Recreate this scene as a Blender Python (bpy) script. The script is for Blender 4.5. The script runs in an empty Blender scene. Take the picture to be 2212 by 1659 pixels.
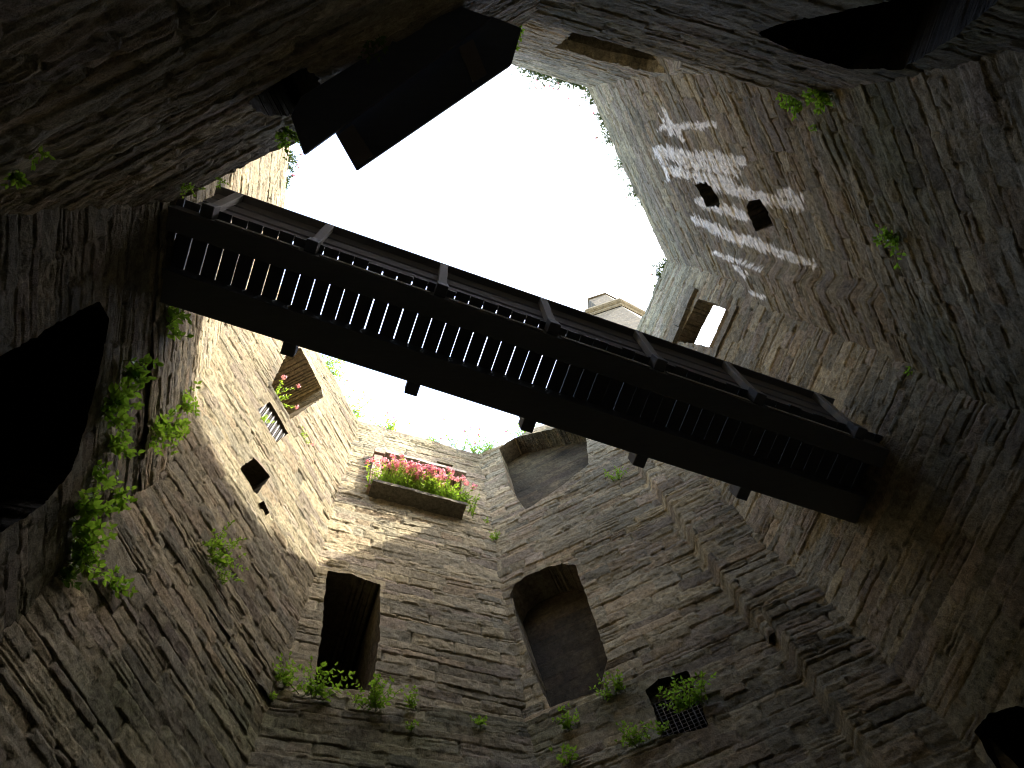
import bpy, math, random
import numpy as np
from mathutils import Matrix

C = bpy.context.scene.collection
R = math.radians

# ------------------------------------------------------------------ camera, sky, sun, exposure
EYE = 1.6
FPX, CX, CY = 1790.0, 1106.0, 829.5            # focal length and centre in a 2212 px wide picture
ZEN = (930.0, 395.0)                            # where the verticals meet
nz_ = np.array([ZEN[0]-CX, ZEN[1]-CY, FPX]); nz_ /= np.linalg.norm(nz_)
ax_ = np.array([1.0, 0, 0]) - nz_*nz_[0]; ax_ /= np.linalg.norm(ax_)
ay_ = np.cross(nz_, ax_)
cam = bpy.data.cameras.new('camera'); cam.sensor_width = 36; cam.lens = FPX/2212*36
cam.clip_start = 0.05; cam.clip_end = 5000
co = bpy.data.objects.new('camera', cam); C.objects.link(co)
M = Matrix.Identity(4)
for i, a in enumerate((ax_, ay_, nz_)):
    M[i][0] = a[0]; M[i][1] = -a[1]; M[i][2] = -a[2]
M[2][3] = EYE
co.matrix_world = M
bpy.context.scene.camera = co

SUN_AZ, SUN_EL = R(20), R(46.5)
SUN = np.array([math.cos(SUN_AZ)*math.cos(SUN_EL), -math.sin(SUN_AZ)*math.cos(SUN_EL), math.sin(SUN_EL)])
w = bpy.data.worlds.new('World'); bpy.context.scene.world = w; w.use_nodes = True
nt = w.node_tree; bg = nt.nodes['Background']
sk = nt.nodes.new('ShaderNodeTexSky'); sk.sky_type = 'NISHITA'; sk.sun_disc = False
sk.sun_elevation = SUN_EL; sk.sun_rotation = math.atan2(SUN[0], SUN[1])
sk.dust_density = 3.5; sk.air_density = 1.3; sk.ozone_density = 0.6
nt.links.new(sk.outputs[0], bg.inputs[0]); bg.inputs[1].default_value = 0.15
sl = bpy.data.lights.new('sun', 'SUN'); sl.energy = 2.0; sl.angle = R(0.6); sl.color = (1.0, 0.93, 0.8)
so = bpy.data.objects.new('sun', sl); C.objects.link(so)
zc = SUN; xc = np.cross([0, 0, 1.0], zc); xc /= np.linalg.norm(xc); yc = np.cross(zc, xc)
so.matrix_world = Matrix([[xc[i], yc[i], zc[i], 0] for i in range(3)] + [[0, 0, 0, 1]])
so.location = (30, -10, 40)
sc = bpy.context.scene
sc.view_settings.view_transform = 'Standard'; sc.view_settings.look = 'None'
sc.view_settings.exposure = 3.1; sc.view_settings.gamma = 1
sc.render.engine = 'CYCLES'
sc.cycles.pixel_filter_type = 'BLACKMAN_HARRIS'; sc.cycles.filter_width = 1.0
sc.cycles.max_bounces = 8; sc.cycles.diffuse_bounces = 5; sc.cycles.transparent_max_bounces = 8
sc.cycles.sample_clamp_indirect = 6

# ------------------------------------------------------------------ geometry of sight lines
def ray(px):
    v = np.array([px[0]-CX, px[1]-CY, FPX]); return np.array([v@ax_, v@ay_, v@nz_])
def at(px, h):
    r = ray(px); p = r*h/r[2]; return np.array([p[0], p[1], h+EYE])
def proj(x, y, z):
    z = z-EYE
    c = [x*ax_[i]+y*ay_[i]+z*nz_[i] for i in range(3)]
    return c[0]/c[2]*FPX+CX, c[1]/c[2]*FPX+CY

H_TOP, H_LED = 22.5, 10.0
UP = np.array([at(p, H_TOP)[:2] for p in [(775,910),(1035,980),(1318,850),(1440,560),(1265,185),(948,93),(632,255),(598,600)]])
LO = np.array([[-2.20,6.42],[1.22,7.24],[5.02,5.70],[6.22,2.42],[4.45,-.96],[1.18,-1.79],[-2.92,.22],[-3.50,3.50]])

class Plane:
    def __init__(s, a, b):
        s.a = np.array(a, float); s.b = np.array(b, float)
        d = s.b-s.a; s.L = float(np.hypot(*d)); s.t = d/s.L; s.n = np.array([s.t[1], -s.t[0]])
    def uz(s, px, d=0.0):                        # picture point -> (u, z) on the plane shifted d inward
        r = ray(px); k = ((s.a+s.n*d)@s.n)/(r[:2]@s.n); q = r*k
        return float((q[:2]-s.a)@s.t), float(q[2]+EYE)
    def pt(s, u, z, d=0.0):
        p = s.a+s.t*u+s.n*d; return np.array([p[0], p[1], z])
    def px(s, p, d=0.0):
        u, z = s.uz(p, d); return s.pt(u, z, d)
KEY = ['s', 'se', 'e', 'ne', 'n', 'nw', 'w', 'sw']
PU = {k: Plane(UP[i], UP[(i+1) % 8]) for i, k in enumerate(KEY)}
PL = {k: Plane(LO[i], LO[(i+1) % 8]) for i, k in enumerate(KEY)}

# ------------------------------------------------------------------ noise
_tab = np.random.default_rng(5).random((256, 256))
def vnoise(x, y, s=0):
    x = np.asarray(x, float)+s*17.31; y = np.asarray(y, float)+s*9.77
    xi = np.floor(x).astype(np.int64); yi = np.floor(y).astype(np.int64)
    fx = x-xi; fy = y-yi; fx = fx*fx*(3-2*fx); fy = fy*fy*(3-2*fy)
    g = lambda a, b: _tab[(a+s*31) & 255, (b+s*57) & 255]
    return (g(xi, yi)*(1-fx)+g(xi+1, yi)*fx)*(1-fy)+(g(xi, yi+1)*(1-fx)+g(xi+1, yi+1)*fx)*fy
def fbm(x, y, s=0, o=4):
    r = 0; a = .5; t = 0
    for i in range(o):
        r = r+a*vnoise(x, y, s+i*3); t += a; a *= .5; x = np.asarray(x)*2.03; y = np.asarray(y)*2.03
    return r/t-.5
def sstep(e0, e1, x):
    t = np.clip((x-e0)/(e1-e0), 0, 1); return t*t*(3-2*t)

# ------------------------------------------------------------------ materials
def mat(name):
    m = bpy.data.materials.new(name); m.use_nodes = True
    return m, m.node_tree, m.node_tree.nodes['Principled BSDF']
def N(t, typ, **k):
    n = t.nodes.new(typ)
    for a, b in k.items(): setattr(n, a, b)
    return n
def mix(t, f, a, b, blend='MIX'):
    n = N(t, 'ShaderNodeMix', data_type='RGBA', blend_type=blend)
    for sock, v in ((n.inputs[0], f), (n.inputs[6], a), (n.inputs[7], b)):
        if hasattr(v, 'links'): t.links.new(v, sock)
        else: sock.default_value = v
    return n.outputs[2]
def noise(t, vec, scale, detail=4, rough=.6):
    n = N(t, 'ShaderNodeTexNoise'); n.inputs['Scale'].default_value = scale
    n.inputs['Detail'].default_value = detail; n.inputs['Roughness'].default_value = rough
    t.links.new(vec, n.inputs['Vector']); return n.outputs[0]
def ramp(t, src, stops):
    r = N(t, 'ShaderNodeValToRGB'); e = r.color_ramp.elements
    while len(e) < len(stops): e.new(.5)
    for q, (p, c) in zip(e, stops): q.position = p; q.color = (c, c, c, 1) if not hasattr(c, '__len__') else (*c, 1)
    t.links.new(src, r.inputs[0]); return r.outputs[0]
def coords(t, scale=(1, 1, 1)):
    tc = N(t, 'ShaderNodeTexCoord'); mp = N(t, 'ShaderNodeMapping'); mp.inputs['Scale'].default_value = scale
    t.links.new(tc.outputs['Object'], mp.inputs['Vector']); return mp.outputs['Vector']

def stone_mat(name, attr=True, base=(.27, .25, .21)):
    m, t, b = mat(name)
    v = coords(t); vb = coords(t, (1, 1, .75))
    if attr:
        a = N(t, 'ShaderNodeAttribute', attribute_name='stone_colour'); col = a.outputs['Color']
    else:
        rgb = N(t, 'ShaderNodeRGB'); rgb.outputs[0].default_value = (*base, 1); col = rgb.outputs[0]
    n1 = noise(t, vb, 12, 6, .72); n2 = noise(t, v, 55, 3, .75)
    col = mix(t, 1.0, col, ramp(t, n1, [(.28, .42), (.5, 1.0), (.72, 1.55)]), 'MULTIPLY')
    col = mix(t, .7, col, ramp(t, n2, [(.3, .55), (.55, 1.05), (.75, 1.35)]), 'MULTIPLY')
    t.links.new(col, b.inputs['Base Color'])
    b.inputs['Roughness'].default_value = .95; b.inputs['Specular IOR Level'].default_value = .15
    bp1 = N(t, 'ShaderNodeBump'); bp1.inputs['Strength'].default_value = .8; bp1.inputs['Distance'].default_value = .035
    t.links.new(n1, bp1.inputs['Height'])
    bp2 = N(t, 'ShaderNodeBump'); bp2.inputs['Strength'].default_value = .7; bp2.inputs['Distance'].default_value = .012
    t.links.new(n2, bp2.inputs['Height']); t.links.new(bp1.outputs[0], bp2.inputs['Normal'])
    t.links.new(bp2.outputs[0], b.inputs['Normal'])
    return m
M_STONE = stone_mat('rubble_stone')
M_SILL = stone_mat('sill_stone', False, (.11, .1, .075))
M_RED = stone_mat('red_sandstone', False, (.3, .215, .165))
M_LINT = stone_mat('lintel_stone', False, (.34, .3, .24))
M_TURRET = stone_mat('turret_stone', False, (.2, .17, .115))

def wood_mat(name, c1, c2, sc_=(1.2, 14, 14)):
    m, t, b = mat(name); v = coords(t, sc_)
    n1 = noise(t, v, 3, 6, .65)
    col = mix(t, n1, (*c1, 1), (*c2, 1)); t.links.new(col, b.inputs['Base Color'])
    b.inputs['Roughness'].default_value = .8
    bp = N(t, 'ShaderNodeBump'); bp.inputs['Strength'].default_value = .3; bp.inputs['Distance'].default_value = .01
    t.links.new(n1, bp.inputs['Height']); t.links.new(bp.outputs[0], b.inputs['Normal'])
    return m
M_DECK = wood_mat('tarred_timber', (.09, .092, .098), (.15, .15, .152))
M_RAIL = wood_mat('weathered_timber', (.085, .078, .078), (.16, .145, .14))
M_POST = wood_mat('grey_oak', (.2, .19, .18), (.34, .32, .3))
M_BOARD = wood_mat('hazed_black_board', (.1, .108, .13), (.17, .18, .21))  # black boards tinted grey-blue to carry the haze over them
M_CLEAT = wood_mat('brown_batten', (.2, .175, .15), (.3, .26, .22))
m, t, b = mat('galvanised_wire'); b.inputs['Base Color'].default_value = (.085, .088, .088, 1); b.inputs['Metallic'].default_value = .0; b.inputs['Roughness'].default_value = .5
M_WIRE = m
m, t, b = mat('rusty_wire'); b.inputs['Base Color'].default_value = (.11, .085, .065, 1); b.inputs['Roughness'].default_value = .8
M_RUST = m
def leaf_mat(name, c, tr=.45):
    m, t, b = mat(name); o = t.nodes['Material Output']
    v = coords(t); n1 = noise(t, v, 14, 2)
    col = mix(t, n1, tuple(x*.6 for x in c)+(1,), tuple(x*1.4 for x in c)+(1,))
    t.links.new(col, b.inputs['Base Color']); b.inputs['Roughness'].default_value = .5
    tl = N(t, 'ShaderNodeBsdfTranslucent'); t.links.new(mix(t, 1.0, col, (1.6, 1.5, .8, 1), 'MULTIPLY'), tl.inputs[0])
    ms = N(t, 'ShaderNodeMixShader'); ms.inputs[0].default_value = tr
    t.links.new(b.outputs[0], ms.inputs[1]); t.links.new(tl.outputs[0], ms.inputs[2]); t.links.new(ms.outputs[0], o.inputs[0])
    return m
M_LEAF = leaf_mat('green_leaf', (.21, .36, .05))
M_LEAF2 = leaf_mat('dark_leaf', (.11, .2, .04))
M_RIM = leaf_mat('silhouette_leaf', (.05, .085, .03), .12)  # leaf colour darkened to draw backlit silhouettes against the sky
M_STEM = leaf_mat('stem_green', (.12, .14, .05), .2)
M_PINK = leaf_mat('pink_petal', (.62, .28, .46), .35)

# ------------------------------------------------------------------ object helpers
def link(o, parent=None):
    C.objects.link(o)
    if parent is not None: o.parent = parent
    return o
def mesh_np(name, V, Q, mt, parent=None, col=None, smooth=True):
    V = np.asarray(V, np.float32); Q = np.asarray(Q, np.int32)
    me = bpy.data.meshes.new(name); k = Q.shape[1]
    me.vertices.add(len(V)); me.vertices.foreach_set('co', V.ravel())
    me.loops.add(Q.size); me.loops.foreach_set('vertex_index', Q.ravel())
    me.polygons.add(len(Q)); me.polygons.foreach_set('loop_start', np.arange(0, Q.size, k, dtype=np.int32))
    me.polygons.foreach_set('use_smooth', np.full(len(Q), smooth))
    if col is not None:
        a = me.color_attributes.new('stone_colour', 'FLOAT_COLOR', 'POINT')
        a.data.foreach_set('color', np.concatenate([col, np.ones((len(col), 1))], 1).astype(np.float32).ravel())
    me.update(calc_edges=True); me.materials.append(mt)
    return link(bpy.data.objects.new(name, me), parent)
def empty(name, loc, label=None, cat=None, group=None):
    o = bpy.data.objects.new(name, None); o.empty_display_size = .2; o.location = loc; link(o)
    if label: tag(o, label, cat, group)
    return o
def tag(o, label=None, cat=None, group=None, kind=None):
    for k, v in (('label', label), ('category', cat), ('group', group), ('kind', kind)):
        if v: o[k] = v
    return o

class MB:                                         # collects polygons, links ONE mesh object
    def __init__(s): s.v = []; s.f = []
    def add(s, v, f):
        o = len(s.v); s.v += [tuple(map(float, p)) for p in v]; s.f += [tuple(i+o for i in q) for q in f]
    def hexa(s, p8):                              # bottom 4 then top 4
        s.add(p8, [(3,2,1,0),(4,5,6,7),(0,1,5,4),(1,2,6,5),(2,3,7,6),(3,0,4,7)])
    def build(s, name, mt, parent=None, bev=0.0, origin=(0, 0, 0), smooth=False):
        me = bpy.data.meshes.new(name); o3 = np.array(origin)
        me.from_pydata([tuple(np.array(p)-o3) for p in s.v], [], s.f); me.update(); me.materials.append(mt)
        if smooth:
            for p in me.polygons: p.use_smooth = True
        o = link(bpy.data.objects.new(name, me), parent)
        if bev:
            b = o.modifiers.new('bevel', 'BEVEL'); b.width = bev; b.segments = 2; b.limit_method = 'ANGLE'
        return o

# ------------------------------------------------------------------ masonry
rg = np.random.default_rng(11)
hs = np.clip(rg.lognormal(math.log(.185), .4, 300), .08, .36)
CZ = np.concatenate([[-1], -1+np.cumsum(hs)])
PAL = np.array([(.30,.27,.215), (.25,.235,.20), (.27,.232,.215), (.35,.31,.235), (.20,.195,.175), (.31,.25,.19)])
PAL = PAL*.68+PAL.mean(0)*.32
def masonry(U, Z, seed, tone=1.0, rough=1.0, weights=None, moss=0.0):
    U = np.asarray(U, float); Z = np.asarray(Z, float)
    Zw = Z+.03*fbm(U*.7, Z*.4, seed+1, 3)+.02*fbm(U*3.5, Z*2, 7, 3)
    ci = np.clip(np.searchsorted(CZ, Zw.ravel())-1, 0, len(CZ)-2).reshape(Zw.shape)
    lo = CZ[ci]; hi = CZ[ci+1]; hgt = hi-lo
    umin = float(U.min())-.4
    r1 = np.zeros(U.shape); r2 = r1.copy(); r3 = r1.copy(); r4 = r1.copy(); du = r1.copy(); split = r1.copy()
    Uw = U+.03*fbm(U*3, Z*6, seed+4, 2)
    for c in np.unique(ci):
        rc = np.random.default_rng(seed*1000+int(c))
        h = CZ[c+1]-CZ[c]
        wd = np.clip(rc.lognormal(math.log(.30+h*.7), .45, 60), .14, 1.0)
        bx = umin+np.cumsum(wd)-rc.random()*.6-.6
        msk = ci == c; k = np.searchsorted(bx, Uw[msk]); k = np.clip(k, 1, 59)
        du[msk] = np.minimum(Uw[msk]-bx[k-1], bx[k]-Uw[msk])
        for arr in (r1, r2, r3, r4, split): arr[msk] = rc.random(60)[k]
    # some stones are split into two or three thin beds
    nb = np.where(split > .9, 3, np.where(split > .72, 2, 1)); nb = np.where(hgt < .13, 1, nb)
    ph = (Zw-lo)/hgt*nb; fr = ph-np.floor(ph); bh = hgt/nb
    dz = np.minimum(fr, 1-fr)*bh
    gap = np.clip(.40+1.9*fbm(U*1.2, Z*4, seed+9, 3), 0, 1)       # how far each bed joint is washed out
    jw = .009+.014*gap
    jd = (.009+.036*gap**2.2)*np.where(nb > 1, .7, 1)
    hj = 1-sstep(0, 1, dz/jw)
    vj = 1-sstep(0, 1, du/(.014+.012*r3))
    ero = np.clip(fbm(U*.9, Z*2.2, seed+21, 4)*3-.12, 0, 1)
    H = (r2-.5)*.030+(fr-.5)*bh*(r3-.45)*.10 - hj*jd - vj*(.018+.03*gap)*(1-hj)
    H += fbm(U*2.2, Z*2.6, seed+30, 3)*.025+fbm(U*11, Z*10, seed+40, 4)*.036+ero*fbm(U*5, Z*11, seed+44, 3)*.06
    H -= ero*.03
    H += .06*fbm(U*.45, Z*.35, seed+50, 3)
    H *= rough
    wts = np.array(weights if weights is not None else [1, 1, 1, .6, .6, .4], float); wts /= wts.sum()
    pi = np.searchsorted(np.cumsum(wts), r1.ravel()*.9999).reshape(r1.shape)
    col = PAL[np.clip(pi, 0, 5)]*(.7+.56*r4)[..., None]
    stain = np.clip(1+1.1*fbm(U*.5, Z*.28, seed+60, 4), .5, 1.5)
    col = col*stain[..., None]
    j = np.clip(np.maximum(hj*.45*(1-gap), vj*.85), 0, 1)[..., None]
    col = col*(1-j)+np.array([.27, .25, .205])*j
    if moss:
        g = np.clip((fbm(U*.6, Z*.6, seed+70, 4)+moss-.25)*3, 0, 1)[..., None]*.75
        col = col*(1-g)+np.array([.085, .1, .045])*(.6+.8*r4)[..., None]*g
    return H, col*tone*np.array([1.04, .985, .78])

def pip(x, y, poly):
    ins = np.zeros(x.shape, bool); n = len(poly)
    for i in range(n):
        (x0, y0), (x1, y1) = poly[i], poly[(i+1) % n]
        if y0 == y1: continue
        c = ((y0 > y) != (y1 > y)) & (x < (x1-x0)*(y-y0)/(y1-y0)+x0); ins ^= c
    return ins
def snap(u, z, poly):
    best = np.full(u.shape, 1e9); bu = u.copy(); bz = z.copy(); n = len(poly)
    for i in range(n):
        a = np.array(poly[i]); d = np.array(poly[(i+1) % n])-a; l2 = d@d
        k = np.clip(((u-a[0])*d[0]+(z-a[1])*d[1])/l2, 0, 1)
        pu = a[0]+k*d[0]; pz = a[1]+k*d[1]; q = (pu-u)**2+(pz-z)**2; s = q < best
        best = np.where(s, q, best); bu = np.where(s, pu, bu); bz = np.where(s, pz, bz)
    return bu, bz

def wall(P, z0, z1, seed, parent, openings=(), tone=1.0, weights=None, rough=1.0, moss=0.0, cap=2.4, du=.029, dz=.018,
         ragged=0.0, bump_in=None, stain=None, label=None, ext=.16, zfine=None, upshift=0):
    zf = z0 if zfine is None else zfine
    us = np.linspace(-ext, P.L+ext, int((P.L+2*ext)/du))
    zs = np.concatenate([np.arange(z0, zf, .12), np.linspace(zf, z1, int((z1-zf)/dz))])
    U, Z = np.meshgrid(us, zs); nzr, nu = U.shape
    H, col = masonry(U, Z, seed, tone, rough, weights, moss)
    if ragged:
        step = np.floor(U*2.6+1.3*vnoise(U*.9, U*0, seed)); tn = (vnoise(step*3.7, step*0+.5, seed+2)-.5)*2*ragged+.4*ragged*fbm(U*6, U*0, seed+3, 2)
        Z = Z+tn*np.clip((Z-(z1-.5))/.5, 0, 1)
    if bump_in is not None: H = H+bump_in(U, Z)
    base_d = H
    Uc = (U[:-1, :-1]+U[1:, 1:])/2; Zc = (Z[:-1, :-1]+Z[1:, 1:])/2
    gone = np.zeros(Uc.shape, int)
    for k, o in enumerate(openings): gone[pip(Uc, Zc, o['poly']) & (gone == 0)] = k+1
    idx = np.arange(nzr*nu).reshape(nzr, nu)
    D = base_d.copy()
    pad = np.pad(gone, 1, constant_values=0)
    mx = np.maximum.reduce([pad[:-1, :-1], pad[1:, :-1], pad[:-1, 1:], pad[1:, 1:]])
    mn = np.minimum.reduce([pad[:-1, :-1], pad[1:, :-1], pad[:-1, 1:], pad[1:, 1:]])
    for k, o in enumerate(openings):
        s = (mx == k+1) & (mn == 0)
        a, b2 = snap(U[s], Z[s], o['poly'])
        wv = o.get('ragged', .02)
        U[s] = a+wv*fbm(a*4, b2*9, seed+k, 3)*2; Z[s] = b2+wv*fbm(a*9+5, b2*4, seed+k+5, 3)*2; D[s] *= .5
    if stain is not None: col = stain(P, U, Z, D, col)
    def world(u, z, d): return np.stack([P.a[0]+P.t[0]*u+P.n[0]*d, P.a[1]+P.t[1]*u+P.n[1]*d, z], -1)
    V = world(U, Z, D).reshape(-1, 3)
    q = np.stack([idx[:-1, :-1], idx[:-1, 1:], idx[1:, 1:], idx[1:, :-1]], -1)
    Q = q[gone == 0]
    # the top of the wall, running back through its thickness
    uo = P.L/2+(us-P.L/2)*((P.L/2+cap*.42+.15)/(P.L/2+ext))
    top = world(uo, Z[-1], np.full(nu, -cap)); tb = len(V)
    V = np.concatenate([V, top]); capq = np.stack([idx[-1, :-1], idx[-1, 1:], tb+np.arange(1, nu), tb+np.arange(nu-1)], -1)
    Q = np.concatenate([Q, capq]); colf = np.concatenate([col.reshape(-1, 3), col[-1]])
    used = np.unique(Q); rm = np.full(len(V), -1); rm[used] = np.arange(len(used))
    o_w = mesh_np('wall', V[used], rm[Q], M_STONE, parent, colf[used])
    if label: o_w['label'] = label
    # reveals and backs of the openings
    for k, o in enumerate(openings):
        dep = o['depth']; g = gone == k+1
        if not g.any(): continue
        gp = np.pad(g, 1, constant_values=False)
        eh = gp[:-1, 1:-1] != gp[1:, 1:-1]; ev = gp[1:-1, :-1] != gp[1:-1, 1:]
        e1 = np.stack([idx[:, :-1][eh], idx[:, 1:][eh]], -1); e2 = np.stack([idx[:-1, :][ev], idx[1:, :][ev]], -1)
        E = np.concatenate([e1, e2]); bv, inv = np.unique(E, return_inverse=True); inv = inv.reshape(E.shape)
        u = U.ravel()[bv]; z = Z.ravel()[bv]; d0 = D.ravel()[bv]
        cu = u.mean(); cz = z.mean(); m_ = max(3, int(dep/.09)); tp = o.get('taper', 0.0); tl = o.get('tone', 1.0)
        VV = []; CC = []
        rl = np.hypot(u-cu, z-cz)+1e-6
        for i in range(m_+1):
            f = i/m_; dd = d0*(1-f)-dep*f
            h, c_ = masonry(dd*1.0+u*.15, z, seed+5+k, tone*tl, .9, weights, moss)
            h = h*min(1, i/2)*(0 if i == m_ and o.get('back', True) else .6)
            s_ = 1-tp*f-h/rl
            VV.append(world(cu+(u-cu)*s_, cz+(z-cz)*s_, dd)); CC.append(c_)
        nb_ = len(bv); QQ = []
        for i in range(m_):
            QQ.append(np.stack([inv[:, 0]+i*nb_, inv[:, 1]+i*nb_, inv[:, 1]+(i+1)*nb_, inv[:, 0]+(i+1)*nb_], -1))
        VV = np.concatenate(VV); CC = np.concatenate(CC); QQ = np.concatenate(QQ)
        if o.get('back', True):
            vq = q[g]; vid = np.unique(vq); rmm = np.full(nzr*nu, -1); rmm[vid] = np.arange(len(vid))+len(VV)
            uu = U.ravel()[vid]; zz = Z.ravel()[vid]
            h, c_ = masonry(uu, zz, seed+8+k, tone*tl, .55, weights, moss)
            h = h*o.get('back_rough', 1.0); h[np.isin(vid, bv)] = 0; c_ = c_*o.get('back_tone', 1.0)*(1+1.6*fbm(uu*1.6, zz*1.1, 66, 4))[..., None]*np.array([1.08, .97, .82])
            s_ = 1-tp
            VV = np.concatenate([VV, world(cu+(uu-cu)*s_, cz+(zz-cz)*s_, -dep+h)]); CC = np.concatenate([CC, c_])
            QQ = np.concatenate([QQ, rmm[vq]])
        ro = mesh_np(o['name'], VV, QQ, M_STONE, o_w, CC)
        if o.get('label'): ro['label'] = o['label']
    return o_w

def polypx_b(P, pts, f):
    out = []
    for q in pts:
        d = 0.5
        for _ in range(12): u, z = P.uz(q, d); d = .5*d+.5*float(f(u, z))
        out.append((u, z))
    return out
def polypx(P, pts): return [P.uz(p) for p in pts]

# ------------------------------------------------------------------ ground
g = MB(); g.add([(-900,-900,0),(900,-900,0),(900,900,0),(-900,900,0)], [(0,1,2,3)])
m, t, b = mat('courtyard_earth'); v = coords(t); n1 = noise(t, v, 1.4, 8, .7)
t.links.new(ramp(t, n1, [(.3, (.09,.085,.06)), (.7, (.2,.18,.13))]), b.inputs['Base Color']); b.inputs['Roughness'].default_value = 1
tag(g.build('ground', m), kind='structure')

# ------------------------------------------------------------------ the tower
tower = empty('stone_tower', (0, 0, 0), 'roofless eight sided stone tower seen from inside, ruined rubble walls with openings', 'tower')

def streaks(P, U, Z, D, col):                    # lime streaks running down the wall
    x = P.a[0]+P.t[0]*U+P.n[0]*D; y = P.a[1]+P.t[1]*U+P.n[1]*D
    px, py = proj(x, y, Z)
    S = [((1432,235),(1450,290),8),((1428,276),(1540,270),9),((1450,265),(1475,300),7),((1425,328),(1600,350),15),((1430,345),(1442,385),9),
         ((1445,368),(1570,392),13),((1470,350),(1590,372),12),((1510,392),(1722,447),14),((1690,415),(1722,430),14),((1512,436),(1612,468),13),((1500,475),(1600,520),12),((1600,515),(1755,572),12),
         ((1540,545),(1640,582),6),((1590,580),(1612,598),7),((1622,632),(1650,644),5)]
    msk = np.zeros(U.shape)
    px = px+16*fbm(U*6, Z*4, 91, 4); py = py+12*fbm(U*6, Z*4, 92, 4); jag = fbm(U*5, Z*26, 95, 3)
    for a, b2, w_ in S:
        a = np.array(a, float); d = np.array(b2)-a; k = np.clip(((px-a[0])*d[0]+(py-a[1])*d[1])/(d@d), 0, 1)
        dist = np.hypot(px-a[0]-k*d[0], py-a[1]-k*d[1]); msk = np.maximum(msk, 1-sstep(w_*.72, w_*.86, dist+jag*w_*1.5))
    brk = sstep(.19, .27, vnoise(U*10, Z*34, 93)*.6+vnoise(U*4, Z*14, 94)*.4)
    msk = (msk*brk*np.where(D < -.07, .3, 1))[..., None]*.97
    return col*(1-msk)+np.array([.85, .81, .73])*msk

def ridge_se(U, Z): return .26*sstep(3.44, 3.55, U+.03*fbm(U*2, Z*5, 77, 3))+.03*fbm(U*1.5, Z*12, 78, 3)*(U > 3.3)
def batter_n(U, Z): return np.interp(Z-EYE, [10,11.2,12.55,13.57,16.06,19.45,22.5], [1.1,1.0,.78,.65,.42,.2,0])
def batter_w(U, Z): return np.interp(Z-EYE, [10,12,16,17.2,30], [.83,.62,.14,0,0])
def ridge_ne(U, Z): return .24*(1-sstep(15.2, 17.2, Z-EYE))*(1-sstep(.62, .80, U+.05*fbm(U*2, Z*5, 79, 3)))

ZT, ZL = H_TOP+EYE, H_LED+EYE
ZB = ZL-.45
p = PU['s']
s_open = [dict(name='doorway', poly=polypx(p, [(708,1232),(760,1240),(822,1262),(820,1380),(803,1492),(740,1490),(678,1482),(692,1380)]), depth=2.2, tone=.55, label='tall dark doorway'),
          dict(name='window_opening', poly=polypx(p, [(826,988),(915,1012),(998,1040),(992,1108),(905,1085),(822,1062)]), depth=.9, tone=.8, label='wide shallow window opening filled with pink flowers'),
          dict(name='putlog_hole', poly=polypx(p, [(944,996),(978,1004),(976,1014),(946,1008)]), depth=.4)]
w_s = wall(p, ZB, ZT, 3, tower, s_open, tone=.8, weights=[1.2,.8,.5,1.2,.3,.5], ragged=.07, label='south wall in raking sun, a flowered window above a tall dark doorway')
p = PU['se']
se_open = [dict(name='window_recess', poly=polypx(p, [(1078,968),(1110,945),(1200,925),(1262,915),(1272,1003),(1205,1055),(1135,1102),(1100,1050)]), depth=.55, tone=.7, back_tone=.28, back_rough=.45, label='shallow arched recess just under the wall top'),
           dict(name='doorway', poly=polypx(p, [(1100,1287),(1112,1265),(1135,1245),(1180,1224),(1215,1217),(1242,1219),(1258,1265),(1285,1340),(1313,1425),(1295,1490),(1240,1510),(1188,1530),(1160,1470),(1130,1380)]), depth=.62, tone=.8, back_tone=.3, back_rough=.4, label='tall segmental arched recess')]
w_se = wall(p, ZB, ZT, 5, tower, se_open, tone=.85, weights=[1,1,.8,.6,.5,.5], ragged=.07, bump_in=ridge_se, ext=.45)
p = PU['e']
e_open = [dict(name='window_opening', poly=polypx(p, [(1462,738),(1485,690),(1508,645),(1545,655),(1578,676),(1560,715),(1540,752),(1500,742)]), depth=.42, back=False, tone=1.0, label='small window open to the sky')]
w_e = wall(p, ZB, ZT, 6, tower, e_open, tone=.92, weights=[1,1.2,1,.4,.7,.3], ragged=.06, cap=.42, rough=1.05)
p = PU['ne']
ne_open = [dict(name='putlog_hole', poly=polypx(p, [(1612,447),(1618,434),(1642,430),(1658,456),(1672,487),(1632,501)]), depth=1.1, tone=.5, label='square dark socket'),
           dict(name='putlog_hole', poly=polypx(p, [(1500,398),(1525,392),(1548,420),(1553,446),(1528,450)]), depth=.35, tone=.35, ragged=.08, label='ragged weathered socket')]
w_ne = wall(p, ZB, ZT, 7, tower, ne_open, tone=.76, weights=[.8,.8,1.6,.5,.5,.8], ragged=.05, bump_in=ridge_ne, ext=.45, stain=streaks, label='north east wall streaked with white lime runs', rough=1.0)
p = PU['n']
n_open = [dict(name='window_recess', poly=polypx_b(p, [(1202,104),(1232,80),(1262,50),(1480,105),(1478,135),(1442,161),(1390,153),(1300,131)], batter_n), depth=1.0, tone=.45, back_tone=.35, label='broad arched recess above the ledge')]  # shade put into the recess colour, darkest on its back
w_n = wall(p, ZB, ZT, 8, tower, n_open, tone=.9, weights=[1,1.2,.5,.5,.6,.2], ragged=.05, bump_in=batter_n, ext=1.25)
w_nw = wall(PU['nw'], ZB, ZT, 9, tower, [], tone=.8, ragged=.05)
w_w = wall(PU['w'], ZB, ZT, 10, tower, [], bump_in=batter_w, ext=1.1, tone=.72, weights=[1.2,.8,.3,1.4,.3,.5], ragged=.06)
p = PU['sw']
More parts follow.
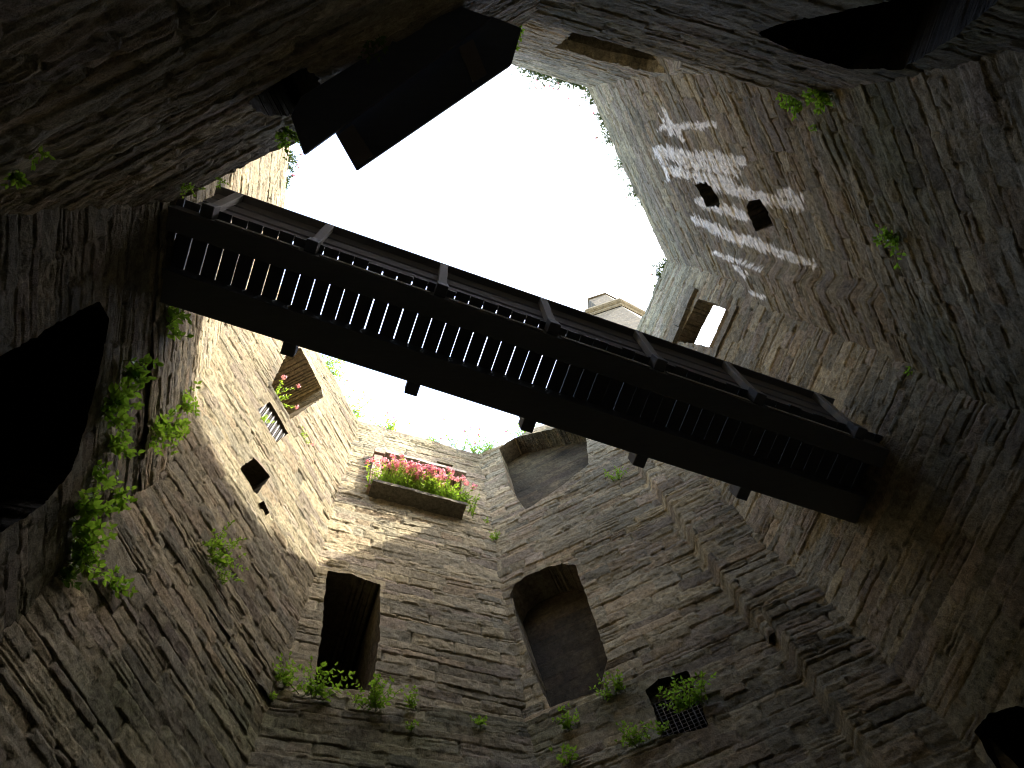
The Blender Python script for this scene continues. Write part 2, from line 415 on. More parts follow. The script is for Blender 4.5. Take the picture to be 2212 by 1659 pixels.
sw_open = [dict(name='window_recess', poly=polypx(p, [(586,832),(611,781),(628,752),(650,752),(672,793),(695,839),(697,859),(628,906)]), depth=1.5, tone=1.6, label='arched recess at the top of the wall'),  # recess stone lightened to add bounced light on its soffit
           dict(name='window_opening', poly=polypx(p, [(557,884),(582,868),(623,936),(598,957)]), depth=.4, tone=.6, label='small window behind a wire grille'),
           dict(name='putlog_hole', poly=polypx(p, [(518,1012),(550,988),(584,1030),(555,1067)]), depth=1.2, tone=.4, label='square dark socket'),
           dict(name='putlog_hole', poly=polypx(p, [(560,1085),(570,1082),(582,1108),(576,1114)]), depth=.5, tone=.5, label='narrow slot under the socket')]
w_sw = wall(p, ZB, ZT, 11, tower, sw_open, tone=.6, weights=[1.2,.6,.7,1.6,.2,.6], ragged=.06, label='south west wall lit by the sun')

# lower storey, thicker, damp and darker
lk = dict(zfine=3.2, cap=3.0, ragged=.05, rough=.82)
wall(PL['s'], 0, ZL, 23, tower, [], tone=.85, moss=.27, **lk)
p = PL['se']
se_l = [dict(name='window_opening', poly=polypx(p, [(1395,1490),(1420,1468),(1484,1448),(1512,1510),(1530,1570),(1480,1582),(1432,1592)]), depth=1.3, tone=.3, label='square low window behind rusty wire mesh')]  # interior stone darkened so the back looks unlit behind the mesh
w_sel = wall(p, 0, ZL, 25, tower, se_l, tone=.85, moss=.2, bump_in=ridge_se, ext=.45, **lk)
p = PL['e']
e_l = [dict(name='doorway', poly=[(.38,3.0),(.38,7.8),(.5,8.22),(.75,8.2),(1.0,7.95),(1.25,7.0),(1.3,3.0)], depth=3.0, tone=.12, label='black doorway low in the corner')]  # interior stone blackened to stand in for deep shade
wall(p, 0, ZL, 26, tower, e_l, tone=.95, weights=[.8,1.2,.8,.2,1,.5], moss=.22, **lk)
wall(PL['ne'], 0, ZL, 27, tower, [], tone=.92, weights=[.8,1.2,.8,.2,1,.3], moss=.24, **lk)
p = PL['n']
n_l = [dict(name='doorway', poly=[(1.02,6.2),(1.2,7.65),(1.5,9.1),(1.5,9.42),(1.25,9.62),(.9,9.74),(.44,9.74),(.17,9.21),(.5,7.9),(.85,6.9)], depth=3.0, tone=.12, label='black arched opening beside the corner')]  # reveal and back coloured near black in place of shade
wall(p, 0, ZL, 28, tower, n_l, tone=.85, weights=[.8,1.2,.6,.2,1,.2], moss=.26, **lk)
p = PL['nw']
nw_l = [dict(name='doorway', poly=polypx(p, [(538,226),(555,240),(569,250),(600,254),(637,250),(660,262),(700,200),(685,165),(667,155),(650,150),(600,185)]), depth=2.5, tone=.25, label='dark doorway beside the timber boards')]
wall(p, 0, ZL, 29, tower, nw_l, tone=1.0, weights=[.8,1.2,.8,.3,1,.2], moss=.16, du=.028, dz=.021, zfine=2.6, cap=3.0, ragged=.04)
p = PL['w']
w_l = [dict(name='doorway', poly=polypx(p, [(-60,800),(60,738),(130,695),(214,650),(237,690),(207,830),(182,930),(152,1017),(97,1087),(0,1150),(-160,1240)]), depth=3.0, tone=.12, label='wide black opening on the left')]  # stone inside coloured near black to read as an unlit passage
wall(p, 0, ZL, 30, tower, w_l, tone=.58, weights=[.8,1.2,.6,.3,1,.3], moss=.26, **lk)
wall(PL['sw'], 0, ZL, 31, tower, [], tone=.85, weights=[1,1,.8,.4,.6,.4], moss=.26, **lk)

# outer shell: keeps the thickness of the walls when seen from elsewhere; east side raised to block sun
cen = UP.mean(0); OUT = cen+(UP-cen)*1.47
for i in range(8):
    P = Plane(OUT[i], OUT[(i+1) % 8]); top = ZT-.25+.3*(KEY[i] == 'e')
    mb = MB(); n2 = 24
    f = mesh_np('outer_wall', *(lambda U, Z: (np.stack([P.a[0]+P.t[0]*U-P.n[0]*.0, P.a[1]+P.t[1]*U, Z], -1).reshape(-1, 3),
        (lambda ix: np.stack([ix[:-1,:-1], ix[:-1,1:], ix[1:,1:], ix[1:,:-1]], -1).reshape(-1, 4))(np.arange(U.size).reshape(U.shape))))(*np.meshgrid(np.linspace(0, P.L, n2), np.linspace(0, top, 60))), M_TURRET, tower)

# stone surround of the flowered window
def rough_box(name, P, u0, u1, z0, z1, d0, d1, mt, parent, amp=.02, seed=0, tilt=0.0, label=None, n=(22, 8, 6)):
    # u x z x d box with worn faces; tilt raises z along u
    V = []; F = []
    def face(fn, a, b_):
        o = len(V); A, B = np.meshgrid(np.linspace(0, 1, a), np.linspace(0, 1, b_))
        for s_, t_ in zip(A.ravel(), B.ravel()):
            x, y, w_ = fn(s_, t_); uu = u0+(u1-u0)*x; zz = z0+(z1-z0)*y+tilt*x; dd = d0+(d1-d0)*w_
            k1 = fbm(uu*5+dd*3, zz*6, seed, 3)*amp*2; k2 = fbm(uu*5+9, zz*5+dd*4, seed+3, 3)*amp*2
            V.append(P.pt(uu+k2*.7*(x-.5)*2, zz+k1*(y-.5)*2, dd+k2*(w_-.3)))
        for j in range(b_-1):
            for i in range(a-1): F.append((o+j*a+i, o+j*a+i+1, o+(j+1)*a+i+1, o+(j+1)*a+i))
    a, b_, c_ = n
    face(lambda s_, t_: (s_, t_, 1), a, b_); face(lambda s_, t_: (s_, 0, t_), a, c_); face(lambda s_, t_: (s_, 1, t_), a, c_)
    face(lambda s_, t_: (0, s_, t_), b_, c_); face(lambda s_, t_: (1, s_, t_), b_, c_); face(lambda s_, t_: (s_, t_, 0), a, b_)
    o = mesh_np(name, V, F, mt, parent)
    if label: o['label'] = label
    return o
p = PU['s']
ua, za = p.uz((800,1070)); ub, zb_ = p.uz((1000,1118))
rough_box('sill', p, .66, 2.80, 18.88, 19.02, -.05, .36, M_SILL, w_s, .03, 1, label='long rough stone sill')
rough_box('jamb', p, .60, .80, 19.04, 21.15, -.05, .20, M_RED, w_s, .03, 2, n=(5, 24, 4), label='weathered red sandstone jamb')
rough_box('jamb', p, .58, .84, 21.16, 21.52, -.05, .26, M_RED, w_s, .03, 7, n=(6, 8, 4), label='chipped red stone block on top of the jamb')
rough_box('lintel', p, .86, 2.95, 21.50, 21.66, -.05, .20, M_LINT, w_s, .025, 4, label='thin pale stone lintel slab')

# wire grilles
def grille(P, pts, d, parent, step=.085, r=.006, label=None, mt=None):
    poly = polypx(P, pts); us = [q[0] for q in poly]; zs = [q[1] for q in poly]; mb = MB()
    def bar(a, b_):
        a = np.array(a); b_ = np.array(b_); v_ = b_-a; v_ /= np.linalg.norm(v_); n3 = np.array([P.n[0], P.n[1], 0]); s_ = np.cross(v_, n3)
        mb.hexa([a+r*(-s_-n3), a+r*(s_-n3), a+r*(s_+n3), a+r*(-s_+n3), b_+r*(-s_-n3), b_+r*(s_-n3), b_+r*(s_+n3), b_+r*(-s_+n3)])
    u = min(us)
    while u <= max(us): bar(P.pt(u, min(zs), d), P.pt(u, max(zs), d)); u += step
    z = min(zs)
    while z <= max(zs): bar(P.pt(min(us), z, d-.012), P.pt(max(us), z, d-.012)); z += step
    o = mb.build('grille', mt or M_WIRE, parent)
    if label: o['label'] = label
grille(PU['sw'], [(557,884),(582,868),(623,936),(598,957)], -.06, w_sw, .1, .006)
grille(PL['se'], [(1395,1490),(1484,1448),(1530,1570),(1432,1592)], -.10, w_sel, .07, .004, mt=M_RUST)

# dressed head stones and sill round the small sky window
p = PU['e']
for i, (u0, u1) in enumerate(((2.15, 2.62), (2.64, 3.1), (3.12, 3.62))):
    rough_box('head_stone', p, u0, u1, 20.66+.04*i, 21.2, -.1, .10, M_TURRET, w_e, .02, 11+i, n=(8, 8, 4))
rough_box('sill', p, 2.2, 3.6, 18.05, 18.3, -.42, .05, M_TURRET, w_e, .03, 15, n=(16, 6, 6))
# parapet of the wall walk behind that window
rough_box('parapet', p, .8, 5.2, 15.0, p.uz((1556,694), -.95)[1], -1.25, -.95, M_TURRET, tower, .03, 16, n=(40, 40, 4), label='sunlit parapet seen through the small window')

# ------------------------------------------------------------------ corner turret above the wall
def turret():
    v0 = at((1338,652), 31.0)[:2]; e1 = at((1268,681), 31.0)[:2]-v0; e2 = at((1393,686), 31.0)[:2]-v0; dr = e1/np.linalg.norm(e1)+e2/np.linalg.norm(e2); dr /= np.linalg.norm(dr); ce = v0+dr*1.65; a0 = math.atan2(-dr[1], -dr[0])
    root = empty('corner_turret', (ce[0], ce[1], 18), 'pale octagonal stair turret with moulded cornice and merlons rising beyond the footbridge', 'turret')
    def ring(r, z): return [(r*math.cos(a0+k*math.pi/4), r*math.sin(a0+k*math.pi/4), z-18) for k in range(8)]
    def tube(name, prof, mt=M_TURRET):
        mb = MB(); v = []
        for r, z in prof: v += ring(r, z)
        f = []
        for j in range(len(prof)-1):
            for k in range(8): f.append((j*8+k, j*8+(k+1) % 8, (j+1)*8+(k+1) % 8, (j+1)*8+k))
        f.append(tuple(range(len(v)-8, len(v)))); mb.add(v, f); return mb.build(name, mt, root)
    T = coursed
    tube('shaft', [(1.55, 18.1), (1.55, 32.15)], T); tube('cornice', [(1.58, 32.15), (1.64, 32.22), (1.64, 32.34), (1.74, 32.42), (1.8, 32.5), (1.8, 32.66), (1.6, 32.74)], M_TURRET)
    tube('parapet', [(1.6, 32.74), (1.6, 33.35)], T)
    for k in (0, 2, 4, 6):
        a = a0+k*math.pi/4; c = np.array([math.cos(a), math.sin(a)]); mb = MB()
        def P2(r, s_):                            # along the outer face left (-) or right (+) of the corner
            e = np.array([math.cos(a+s_*math.pi/4), math.sin(a+s_*math.pi/4)]); d = e-c; return c*r+d/np.linalg.norm(d)*.72
        o1, o2 = P2(1.6, -1), P2(1.6, 1); i1, i2 = P2(1.22, -1), P2(1.22, 1); oc = c*1.6; ic = c*1.22
        for z0, z1, gr in ((33.36, 35.2, 0), (35.21, 35.34, .06)):
            v = [];
            for z in (z0-18, z1-18): v += [(*(q+gr*q/np.linalg.norm(q)), z) for q in (o1, oc, o2)]+[(*q, z) for q in (i2, ic, i1)]
            mb.add(v, [(5,4,3,2,1,0), (6,7,8,9,10,11)]+[(j, (j+1) % 6, (j+1) % 6+6, j+6) for j in range(6)])
        mb.build('merlon', T, root)
def brick_stone():
    m, t, b = mat('coursed_ashlar'); v = coords(t)
    # cylindrical coordinates keep the courses level on every face
    sep = N(t, 'ShaderNodeSeparateXYZ'); t.links.new(v, sep.inputs[0])
    at2 = N(t, 'ShaderNodeMath', operation='ARCTAN2'); t.links.new(sep.outputs[1], at2.inputs[0]); t.links.new(sep.outputs[0], at2.inputs[1])
    mu = N(t, 'ShaderNodeMath', operation='MULTIPLY'); t.links.new(at2.outputs[0], mu.inputs[0]); mu.inputs[1].default_value = 1.6
    cb = N(t, 'ShaderNodeCombineXYZ'); t.links.new(mu.outputs[0], cb.inputs[0]); t.links.new(sep.outputs[2], cb.inputs[1])
    br = N(t, 'ShaderNodeTexBrick'); br.inputs['Scale'].default_value = 1; br.inputs['Brick Width'].default_value = .48; br.inputs['Row Height'].default_value = .2
    br.inputs['Mortar Size'].default_value = .008; br.inputs['Color1'].default_value = (.15,.122,.078,1); br.inputs['Color2'].default_value = (.095,.08,.054,1); br.inputs['Mortar'].default_value = (.2,.18,.14,1)
    t.links.new(cb.outputs[0], br.inputs['Vector']); n1 = noise(t, v, 6, 6, .7)
    col = mix(t, 1.0, br.outputs[0], ramp(t, n1, [(.3, .65), (.7, 1.25)]), 'MULTIPLY'); t.links.new(col, b.inputs['Base Color'])
    b.inputs['Roughness'].default_value = .95
    bp = N(t, 'ShaderNodeBump'); bp.inputs['Strength'].default_value = .5; bp.inputs['Distance'].default_value = .03; t.links.new(n1, bp.inputs['Height']); t.links.new(bp.outputs[0], b.inputs['Normal'])
    return m
coursed = brick_stone()
turret()

# ------------------------------------------------------------------ footbridge
BD = np.array([math.cos(R(19.6)), math.sin(R(19.6))]); BN = np.array([-BD[1], BD[0]])         # along, and across (towards the picture's foot)
def bp_(a, c_, h): q = BD*a+BN*c_; return (q[0], q[1], h+EYE)
# ends: where the bridge centre line meets the lower walls
def hit(P, c_):
    A = np.array([BD, -P.t]).T; return float(np.linalg.solve(A, P.a-BN*c_)[0])
ORG = np.array(bp_(1.5, 1.7, 9.9))
bridge = empty('footbridge', ORG, 'dark timber footbridge with gapped plank deck crossing the tower high above', 'footbridge')
def bar(a0, a1, c0, c1, h0, h1):
    mb = MB(); mb.hexa([bp_(a0,c0,h0), bp_(a1,c0,h0), bp_(a1,c1,h0), bp_(a0,c1,h0), bp_(a0,c0,h1), bp_(a1,c0,h1), bp_(a1,c1,h1), bp_(a0,c1,h1)]); return mb
HB, HD = 9.75, 10.1
def aend(c_): return hit(PL['w'], c_)-.55, hit(PL['e'], c_)+.55
for c0, c1 in ((1.212, 1.475), (1.908, 2.291)):
    e = aend((c0+c1)/2)
    bar(e[0], e[1], c0, c1, HB, HD-.004).build('beam', M_DECK, bridge, .012, ORG)
e = aend(1.7); rr = random.Random(4)
a = e[0]; i = 0
while a < e[1]-.2:
    wd = .185+rr.uniform(-.006, .006); gp = rr.uniform(.010, .017) if a < 2.2 else rr.uniform(.004, .011)
    bar(a, a+wd-gp, 1.118+rr.uniform(-.012, .012), 2.286, HD+rr.uniform(0, .004), HD+.05+rr.uniform(0, .006)).build('plank', M_DECK, bridge, 0, ORG)
    a += wd
# joists carry the posts; positions read off the photograph
def a_at(px, c_):                                  # along-position of a picture point on the vertical plane across = c_
    r = ray(px); k = c_/(r[:2]@BN); q = r*k; return float(q[:2]@BD)
JN = [(412,452),(683,520),(956,620),(1207,712),(1447,795),(1668,870),(1890,945)]
JS = [(614,768),(889,848),(1141,926),(1384,1003),(1612,1078)]
aj = [a_at(q, 1.09) for q in JN]
def post(aa, side):
    # a raking post: foot at the joist end, leaning outwards
    if side < 0: c0, c1 = 1.15, .99
    else: c0, c1 = 2.33, 2.49
    mb = MB(); w_ = .055; dpt = .045*(-1 if side < 0 else 1)
    h0, h1 = 9.82, 11.24
    mb.hexa([bp_(aa-w_, c0-dpt, h0), bp_(aa+w_, c0-dpt, h0), bp_(aa+w_, c0+dpt, h0), bp_(aa-w_, c0+dpt, h0), bp_(aa-w_, c1-dpt, h1), bp_(aa+w_, c1-dpt, h1), bp_(aa+w_, c1+dpt, h1), bp_(aa-w_, c1+dpt, h1)])
    return mb
first = None
def put(name, mb, mt, bev=.008): return mb.build(name, mt, bridge, bev, ORG)
hj0 = 9.80
for j, aa in enumerate(aj):
    bar(aa-.07, aa+.07, 1.06, 1.208, hj0, HD-.006).build('joist', M_DECK, bridge, .01, ORG)     # outrigger ends on the railing side
    po = put('post', post(aa, -1), M_POST)
    for q in range(4):
        ba = aa-.028+.056*(q % 2); bh_ = 9.90+.055*(q//2); bc = 1.15-.113*(bh_-9.82)-.045
        bar(ba-.013, ba+.013, bc-.012, bc+.006, bh_-.013, bh_+.013).build('bolt', M_WIRE, po, 0, ORG)
for px in JS:
    aa = a_at(px, 2.40)
    bar(aa-.08, aa+.08, 2.295, 2.455, hj0, HD-.006).build('joist', M_DECK, bridge, .01, ORG)
    put('post', post(aa, 1), M_POST)
def rail(side, h0, h1, th=.035):
    c = (lambda h: 1.135-.118*(h-9.82)) if side < 0 else (lambda h: 2.35+.118*(h-9.82))
    s_ = 1 if side < 0 else -1
    e = aend(c(h0)); mb = MB()
    if side < 0: e = (aj[0]-.25, aj[-1]+.25)
    ca, cb = c(h0)+.065*s_, c(h1)+.065*s_
    mb.hexa([bp_(e[0],ca,h0), bp_(e[1],ca,h0), bp_(e[1],ca+th*s_,h0), bp_(e[0],ca+th*s_,h0), bp_(e[0],cb,h1), bp_(e[1],cb,h1), bp_(e[1],cb+th*s_,h1), bp_(e[0],cb+th*s_,h1)])
    put('rail', mb, M_RAIL, .005)
for sd in (-1, 1):
    rail(sd, 10.2, 10.46); rail(sd, 10.56, 10.82)
    e = (aj[0]-.3, aj[-1]+.3) if sd < 0 else aend(2.4)
    cc = .975 if sd < 0 else 2.49
    put('handrail', bar(e[0], e[1], cc-.03, cc+.17, 11.23, 11.31) if sd < 0 else bar(e[0], e[1], cc-.15, cc+.03, 11.23, 11.31), M_RAIL, .012)
    rail(sd, 10.92, 11.2)
# pale strips between the posts, standing in for the beam's lit side face
for q in range(len(aj)-1):
    put('lit_face_strip', bar(aj[q]+.12, aj[q+1]-.12, 1.19, 1.210, HB+.02, HB+.15), M_POST, .006)

# ------------------------------------------------------------------ timber boards on the north west wall
plat = empty('timber_platform', at((860,190), 7.1), 'pair of wide black timber boards forming a landing under the wall top', 'platform')
PO = np.array(plat.location)
def slab(name, pts, h, th, mt, bev=.01):
    lo_ = [at(q, h) for q in pts]; hi_ = [q+np.array([0, 0, th]) for q in lo_]; n = len(pts); mb = MB()
    mb.add(lo_+hi_, [tuple(range(n))[::-1], tuple(range(n, 2*n))]+[(i, (i+1) % n, (i+1) % n+n, i+n) for i in range(n)])
    return mb.build(name, mt, plat, bev, PO)
slab('board', [(656,335),(628,250),(650,208),(977,7),(1063,38)], 7.0, .10, M_BOARD)
slab('board', [(722,284),(770,369),(1105,140),(1127,60),(1062,34)], 7.16, .10, M_BOARD)
slab('batten', [(727,293),(768,362),(806,336),(762,268)], 7.11, .048, M_CLEAT, .005)
slab('batten', [(990,102),(1022,178),(1052,160),(1022,84)], 7.11, .048, M_CLEAT, .005)
slab('support_beam', [(640,232),(672,262),(985,68),(975,30)], 7.105, .12, M_BOARD)

# ------------------------------------------------------------------ plants
LEAF = np.array([(0,0,0),(.16,.3,.03),(0,.32,-.02),(-.16,.3,.03),(.15,.62,.0),(0,.66,-.05),(-.15,.62,.0),(0,1,-.12)], float)
LEAFQ = [(0,1,2,2),(0,2,3,3),(1,4,5,2),(2,5,6,3),(4,7,5,5),(5,7,6,6)]
class Leaves:
    def __init__(s): s.V = []; s.F = []; s.n = 0
    def add(s, p, d, up, size, wide=1.0):
        d = d/(np.linalg.norm(d)+1e-9); x = np.cross(d, up); l = np.linalg.norm(x)
        if l < 1e-4: x = np.cross(d, np.array([.3, .8, .1])); l = np.linalg.norm(x)
        x /= l; z = np.cross(x, d)
        s.V.append(p+size*(LEAF[:, :1]*wide*x+LEAF[:, 1:2]*d+LEAF[:, 2:]*z))
        for f in LEAFQ: s.F.append(tuple(s.n+i for i in (f if f[2] != f[3] else f[:3])))
        s.n += 8
    def build(s, name, mt, parent, org):
        mb = MB(); mb.v = [tuple(q) for q in np.concatenate(s.V)]; mb.f = s.F; return mb.build(name, mt, parent, 0, org, True)
class Stems:
    def __init__(s): s.mb = MB()
    def add(s, pts, r):
        rings = []
        for i, p in enumerate(pts):
            d = pts[min(i+1, len(pts)-1)]-pts[max(i-1, 0)]; d = d/(np.linalg.norm(d)+1e-9); x = np.cross(d, [.31, .73, .2]); x /= np.linalg.norm(x); y = np.cross(d, x)
            k = r*(1-.6*i/(len(pts)-1)); rings += [p+k*(math.cos(a)*x+math.sin(a)*y) for a in (0, 2.094, 4.189)]
        n = len(pts); s.mb.add(rings, [(j*3+k, j*3+(k+1) % 3, (j+1)*3+(k+1) % 3, (j+1)*3+k) for j in range(n-1) for k in range(3)])
def plant(base, nrm, label, size=.3, stems=5, leaf=.06, up=.7, out=.6, flowers=0, wide=1.0, seed=0, mt=None, pairs=None, group='plants growing wild from the tower walls', name='wall_plant', droop=.25, flower_size=.02, spread=.5, cat='plant'):
    rnd = np.random.default_rng(seed+1); base = np.array(base, float)
    root = empty(name, base, label, cat, group)
    lv = Leaves(); st = Stems(); n3 = np.array([nrm[0], nrm[1], 0.0]); side = np.cross(n3, [0, 0, 1.0])
    for s_ in range(stems):
        L = size*(rnd.uniform(.55, 1.1) if not flowers else rnd.uniform(.85, 1.1) if s_ < flowers else rnd.uniform(.4, .78)); d = n3*out*rnd.uniform(.5, 1.3)+np.array([0, 0, up])*rnd.uniform(.5, 1.2)+side*rnd.normal(0, spread)
        d /= np.linalg.norm(d); p0 = base+side*rnd.normal(0, size*.18)-n3*.04+np.array([0, 0, rnd.normal(0, size*.08)])
        k = max(4, int(L/(leaf*.62))) if pairs is None else pairs
        pts = []
        for i in range(k+1):
            f = i/k; pts.append(p0+d*L*f+np.array([0, 0, -droop*L*f*f])+rnd.normal(0, .012, 3)*f)
        st.add(pts, .003+size*.008)
        for i in range(1, k+1):
            dd = pts[i]-pts[i-1]; dd /= np.linalg.norm(dd)+1e-9; th = rnd.uniform(0, 6.28)
            x = np.cross(dd, [.2, .5, .7]); x /= np.linalg.norm(x); y = np.cross(dd, x)
            for q in (0, math.pi):
                o = math.cos(th+q)*x+math.sin(th+q)*y
                lv.add(pts[i], o*.9+dd*.5+rnd.normal(0, .2, 3), np.array([0, 0, 1.0])+rnd.normal(0, .35, 3), leaf*rnd.uniform(.6, 1.25)*(1-.35*i/k), wide)
        lv.add(pts[-1], d+rnd.normal(0, .2, 3), np.array([0, 0, 1.0]), leaf*.7, wide)
        if s_ < flowers:
            c = pts[-1]+d*leaf*.6; fl = MB()
            for q in range(16):
                a = rnd.normal(0, 1, 3); a /= np.linalg.norm(a); pc = c+a*flower_size*rnd.uniform(.4, 1.5)
                b1 = np.cross(a, [.3, .2, .9]); b1 /= np.linalg.norm(b1); b2 = np.cross(a, b1); e_ = flower_size*.55
                fl.add([pc+b1*e_, pc+b2*e_, pc-b1*e_, pc-b2*e_, pc+a*e_*.7], [(0,1,4),(1,2,4),(2,3,4),(3,0,4)])
            fl.build('flower', M_PINK, root, 0, base)
    lv.build('foliage', mt or M_LEAF, root, base); st.mb.build('stem', M_STEM, root, 0, base)
    return root
def wp(key, low, px, d=.02):
    P = (PL if low else PU)[key]
    if key == 'w' and not low:
        for _ in range(8): d = .5*d+.5*(.03+float(batter_w(0, P.uz(px, d)[1])))
    return P.px(px, d), P.n
PLANTS = [   # wall, lower storey, picture point, size, stems, leaf, label
 ('w',1,(272,812),.34,9,.085,'leafy plant on the dark left wall, topmost of the hanging clump'),
 ('w',1,(228,888),.36,9,.085,'leafy plant on the left wall beside the black opening, below the topmost one'),
 ('w',1,(262,872),.24,5,.08,'small leafy sprig right of the bigger plant beside the black opening'),
 ('w',1,(240,975),.30,6,.085,'broad leaved sprig halfway down the left wall'),
 ('w',1,(205,1042),.22,4,.08,'thin leafy sprig under the halfway sprig on the left wall'),
 ('w',1,(248,1085),.26,6,.08,'bright leafy plant at the corner where left wall meets mossy wall'),
 ('w',1,(165,1120),.42,12,.09,'largest leafy plant, a bright clump low on the left wall'),
 ('w',1,(160,1195),.44,14,.08,'dense bushy plant directly under the largest bright clump'),
 ('w',1,(135,1245),.24,5,.08,'dim leafy tail at the foot of the hanging clump'),
 ('sw',1,(243,1270),.20,4,.075,'small single rosette on the mossy wall right of the clump'),
 ('w',0,(392,872),.34,7,.08,'pale leafy plant in the corner beside the sunlit wall, uppermost'),
 ('w',0,(372,935),.34,6,.085,'bright leafy plant in the corner beside the sunlit wall, middle'),
 ('w',0,(345,915),.30,6,.085,'leafy sprig left of the middle corner plant'),
 ('w',0,(325,950),.30,5,.085,'leafy sprig lowest in the shaded corner'),
 ('w',0,(358,700),.40,6,.09,'leafy plant tucked right under the left end of the footbridge'),
 ('sw',1,(462,1205),.46,14,.05,'fine leaved yellow green bush on the south west wall'),
 ('sw',1,(480,1255),.14,4,.04,'tiny tuft below the fine leaved bush'),
 ('s',1,(570,1428),.16,4,.05,'small tuft on the corner left of the tall dark doorway'),
 ('s',1,(607,1470),.34,7,.06,'slender plant standing on the ledge left of the doorway'),
 ('s',1,(682,1500),.46,12,.065,'spreading bright plant on the ledge at the foot of the doorway'),
 ('s',1,(803,1525),.40,14,.055,'round bushy plant at the right foot of the dark doorway'),
 ('s',1,(888,1525),.26,6,.05,'small upright plant right of the round bushy plant'),
 ('s',1,(588,1508),.10,3,.045,'tiny sprig just under the slender ledge plant'),
 ('s',1,(890,1575),.12,4,.045,'tiny yellow sprig on the lower wall beneath the small upright plant'),
 ('s',1,(1037,1562),.12,4,.05,'tiny green sprig on the lower wall near the corner'),
 ('se',1,(1330,1495),.34,9,.05,'airy plant on the ledge between tall recess and wire mesh window'),
 ('se',1,(1228,1570),.28,7,.055,'yellow green plant under the tall arched recess'),
 ('se',1,(1495,1525),.42,14,.06,'bright bush growing across the wire mesh window'),
 ('se',1,(1378,1605),.30,10,.05,'mossy green plant lower left of the wire mesh window'),
 ('se',1,(1430,1580),.16,5,.05,'small plant at the lower corner of the wire mesh window'),
 ('se',1,(1228,1645),.22,5,.07,'three leaved sprig at the bottom edge of the picture'),
 ('se',0,(1068,1165),.22,7,.04,'mossy tuft in the corner below the flowered window'),
 ('se',0,(1046,1135),.20,5,.05,'small green tuft in the corner just above the mossy one'),
 ('se',0,(1330,1035),.30,6,.05,'thin pale plant under the middle of the footbridge'),
 ('n',1,(1105,48),.26,12,.06,'leafy clump above the right end of the black boards'),
 ('n',1,(1098,92),.16,5,.05,'small trailing plant at the right tip of the black boards'),
 ('nw',1,(808,96),.14,6,.035,'small dark rosette on the wall above the black boards'),
 ('ne',1,(1722,215),.24,9,.07,'leafy plant in the upper right corner, the left of a pair'),
 ('ne',1,(1785,200),.26,9,.07,'leafy plant in the upper right corner, the right of a pair'),
 ('ne',1,(1935,520),.22,8,.065,'lone bright plant on the dark right hand wall'),
 ('ne',1,(1758,278),.07,3,.035,'tiny sprig below the pair of plants in the upper right corner'),
 ('ne',1,(1962,806),.08,3,.04,'tiny green sprig at the corner above the footbridge end'),
 ('nw',1,(42,383),.09,4,.04,'small round leaved sprig on the far left wall, the larger'),
 ('nw',1,(86,343),.06,2,.04,'single pair of leaves on the far left wall, the smaller'),
 ('nw',1,(400,405),.14,4,.04,'thin sprig above the left end of the footbridge'),
 ('nw',1,(478,388),.10,3,.035,'yellow sprig beside the footbridge handrail'),
 ('nw',1,(612,285),.24,12,.035,'dense hanging clump left of the black boards'),
]
for i, (k, low, px, sz, ns, lf, lab) in enumerate(PLANTS):
    b_, n_ = wp(k, low, px, .05)
    if k == 'nw' or (k == 'n' and low): kw = dict(up=.35, out=.8)
    else: kw = dict(up=.7, out=.55)
    plant(b_, n_, lab, sz*1.1, int(ns*1.3), lf*1.35, seed=100+i, wide=1.5, droop=.45 if k == 'w' else .2, mt=M_LEAF2 if lab.startswith(('dim', 'small dark')) else None, **kw)

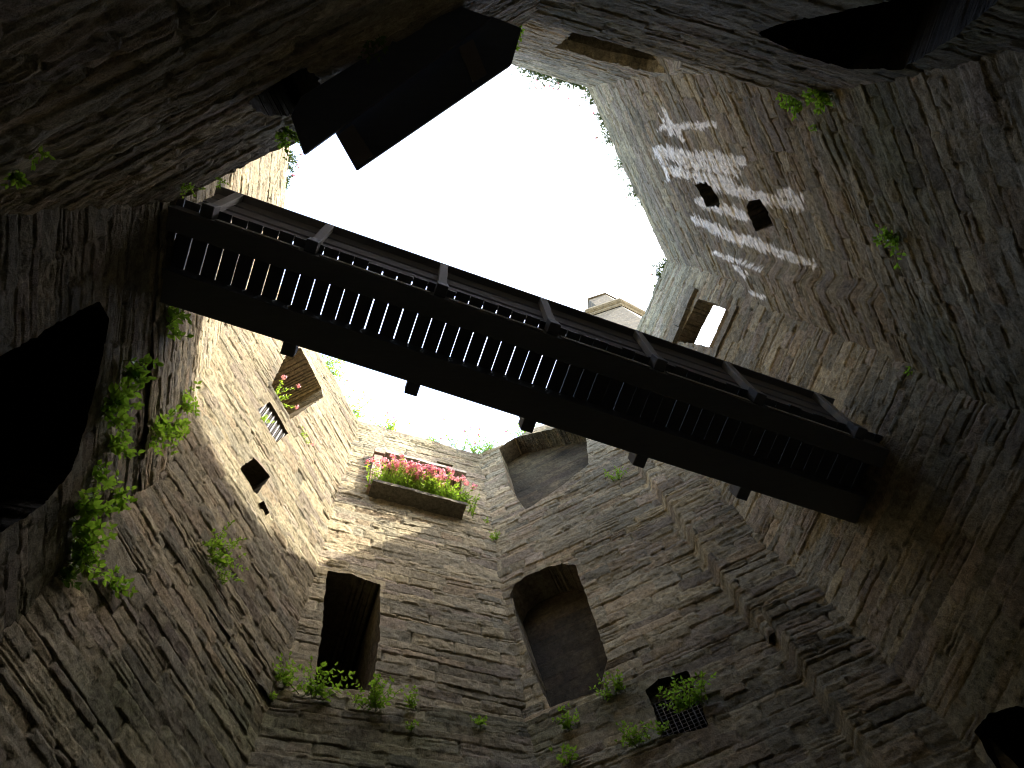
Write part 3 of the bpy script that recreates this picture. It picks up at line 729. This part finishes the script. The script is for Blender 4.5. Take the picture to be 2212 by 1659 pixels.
# plants along the tops of the walls, seen against the sky
RIM = [('n',(1150,152),.5,7,0,'flowering weeds on the wall top next to the black boards'),('n',(1180,160),.6,9,4,'tallest flowering weeds hanging over the top of the north wall'),
 ('n',(1215,172),.55,8,4,'flowering weeds midway along the north wall top'),('n',(1245,178),.5,8,2,'flowering weeds just before the sharp corner of the sky'),
 ('ne',(1277,205),.5,8,1,'green weeds on the wall top at the sharp corner of the sky'),('ne',(1298,262),.5,7,2,'weeds on the rim above the white streaks, upper'),
 ('ne',(1318,300),.45,6,1,'weeds on the rim above the white streaks, middle'),('ne',(1340,352),.4,5,0,'weeds on the rim above the white streaks, lower'),
 ('ne',(1372,412),.45,4,0,'sparse twiggy weed on the rim left of the square socket'),('ne',(1384,432),.4,3,1,'single thin weed on the rim below the twiggy one'),
 ('e',(1436,568),.5,7,0,'green weed at the corner above the small sky window'),('e',(1425,600),.35,5,1,'short weed on the rim just below the corner weed'),
 ('w',(607,345),.5,8,4,'pale flowering weeds where the left wall meets the black boards'),('w',(602,395),.3,5,2,'small weeds on the sunlit left rim'),
 ('sw',(708,800),.7,10,0,'green bush on the rim under the footbridge, left'),('sw',(768,895),.9,8,6,'tall pink valerian in the corner of the rim'),
 ('s',(848,932),.6,6,4,'small pink valerian midway along the sunlit rim'),('s',(1008,972),.9,6,5,'tall pale valerian at the right of the sunlit rim'),
 ('se',(1050,968),.6,8,2,'green valerian beside the corner above the shallow recess'),('se',(1143,925),.6,6,2,'thin valerian on the rim against the footbridge beam'),('s',(935,955),.25,4,1,'low tuft with one pink flower on the sunlit rim')]
for i, (k, px, sz, ns, nf, lab) in enumerate(RIM):
    P = PU[k]; u, z = P.uz(px); b_ = P.pt(u, ZT-.02, -.06)
    plant(b_, P.n, lab, sz*1.15, int(ns*1.6)+3, .13, mt=M_RIM if k in 'nneew' else M_LEAF, up=.8, out=.55, flowers=nf, seed=300+i, droop=.1, group='weeds along the wall tops', flower_size=.032, pairs=6, wide=.8, name='valerian')
# the flowered window and the valerian in the recess
p = PU['s']
for i in range(9):
    u = .98+i*.21; cl = ['thick clump of pink valerian at the left end of the flowered window','pink valerian second from the left in the flowered window','pink valerian third from the left in the flowered window','pink valerian left of the middle of the flowered window','pink valerian in the middle of the flowered window','pink valerian right of the middle of the flowered window','leafy valerian third from the right in the flowered window','leafy valerian second from the right in the flowered window','leafy valerian overhanging the right end of the sill'][i]
    plant(p.pt(u, 19.05, .10), p.n, cl, .95, 26, .085, up=1.0, out=.5+.03*i, flowers=(13 if i < 5 else 8 if i < 7 else 4), seed=400+i, droop=.1+.03*i, wide=1.2, group='valerian filling the flowered window', flower_size=.055, name='valerian', spread=.28)
P = PU['sw']; u, z = P.uz((600,855))
plant(P.pt(u, z, -.05), P.n, 'pink valerian growing at the lower edge of the arched recess', .5, 7, .075, up=.5, out=.6, flowers=4, seed=500, flower_size=.04, name='valerian', group='valerian on the sunlit wall')
u, z = P.uz((655,945)); plant(P.pt(u, z, 0), P.n, 'little green tuft near the top right of the sunlit wall', .3, 5, .06, up=.6, out=.4, seed=501, flowers=1, flower_size=.03)
u, z = P.uz((566,905)); plant(P.pt(u, z, 0), P.n, 'little yellow tuft at the left of the wire grille', .22, 5, .07, up=.6, out=.4, seed=502)
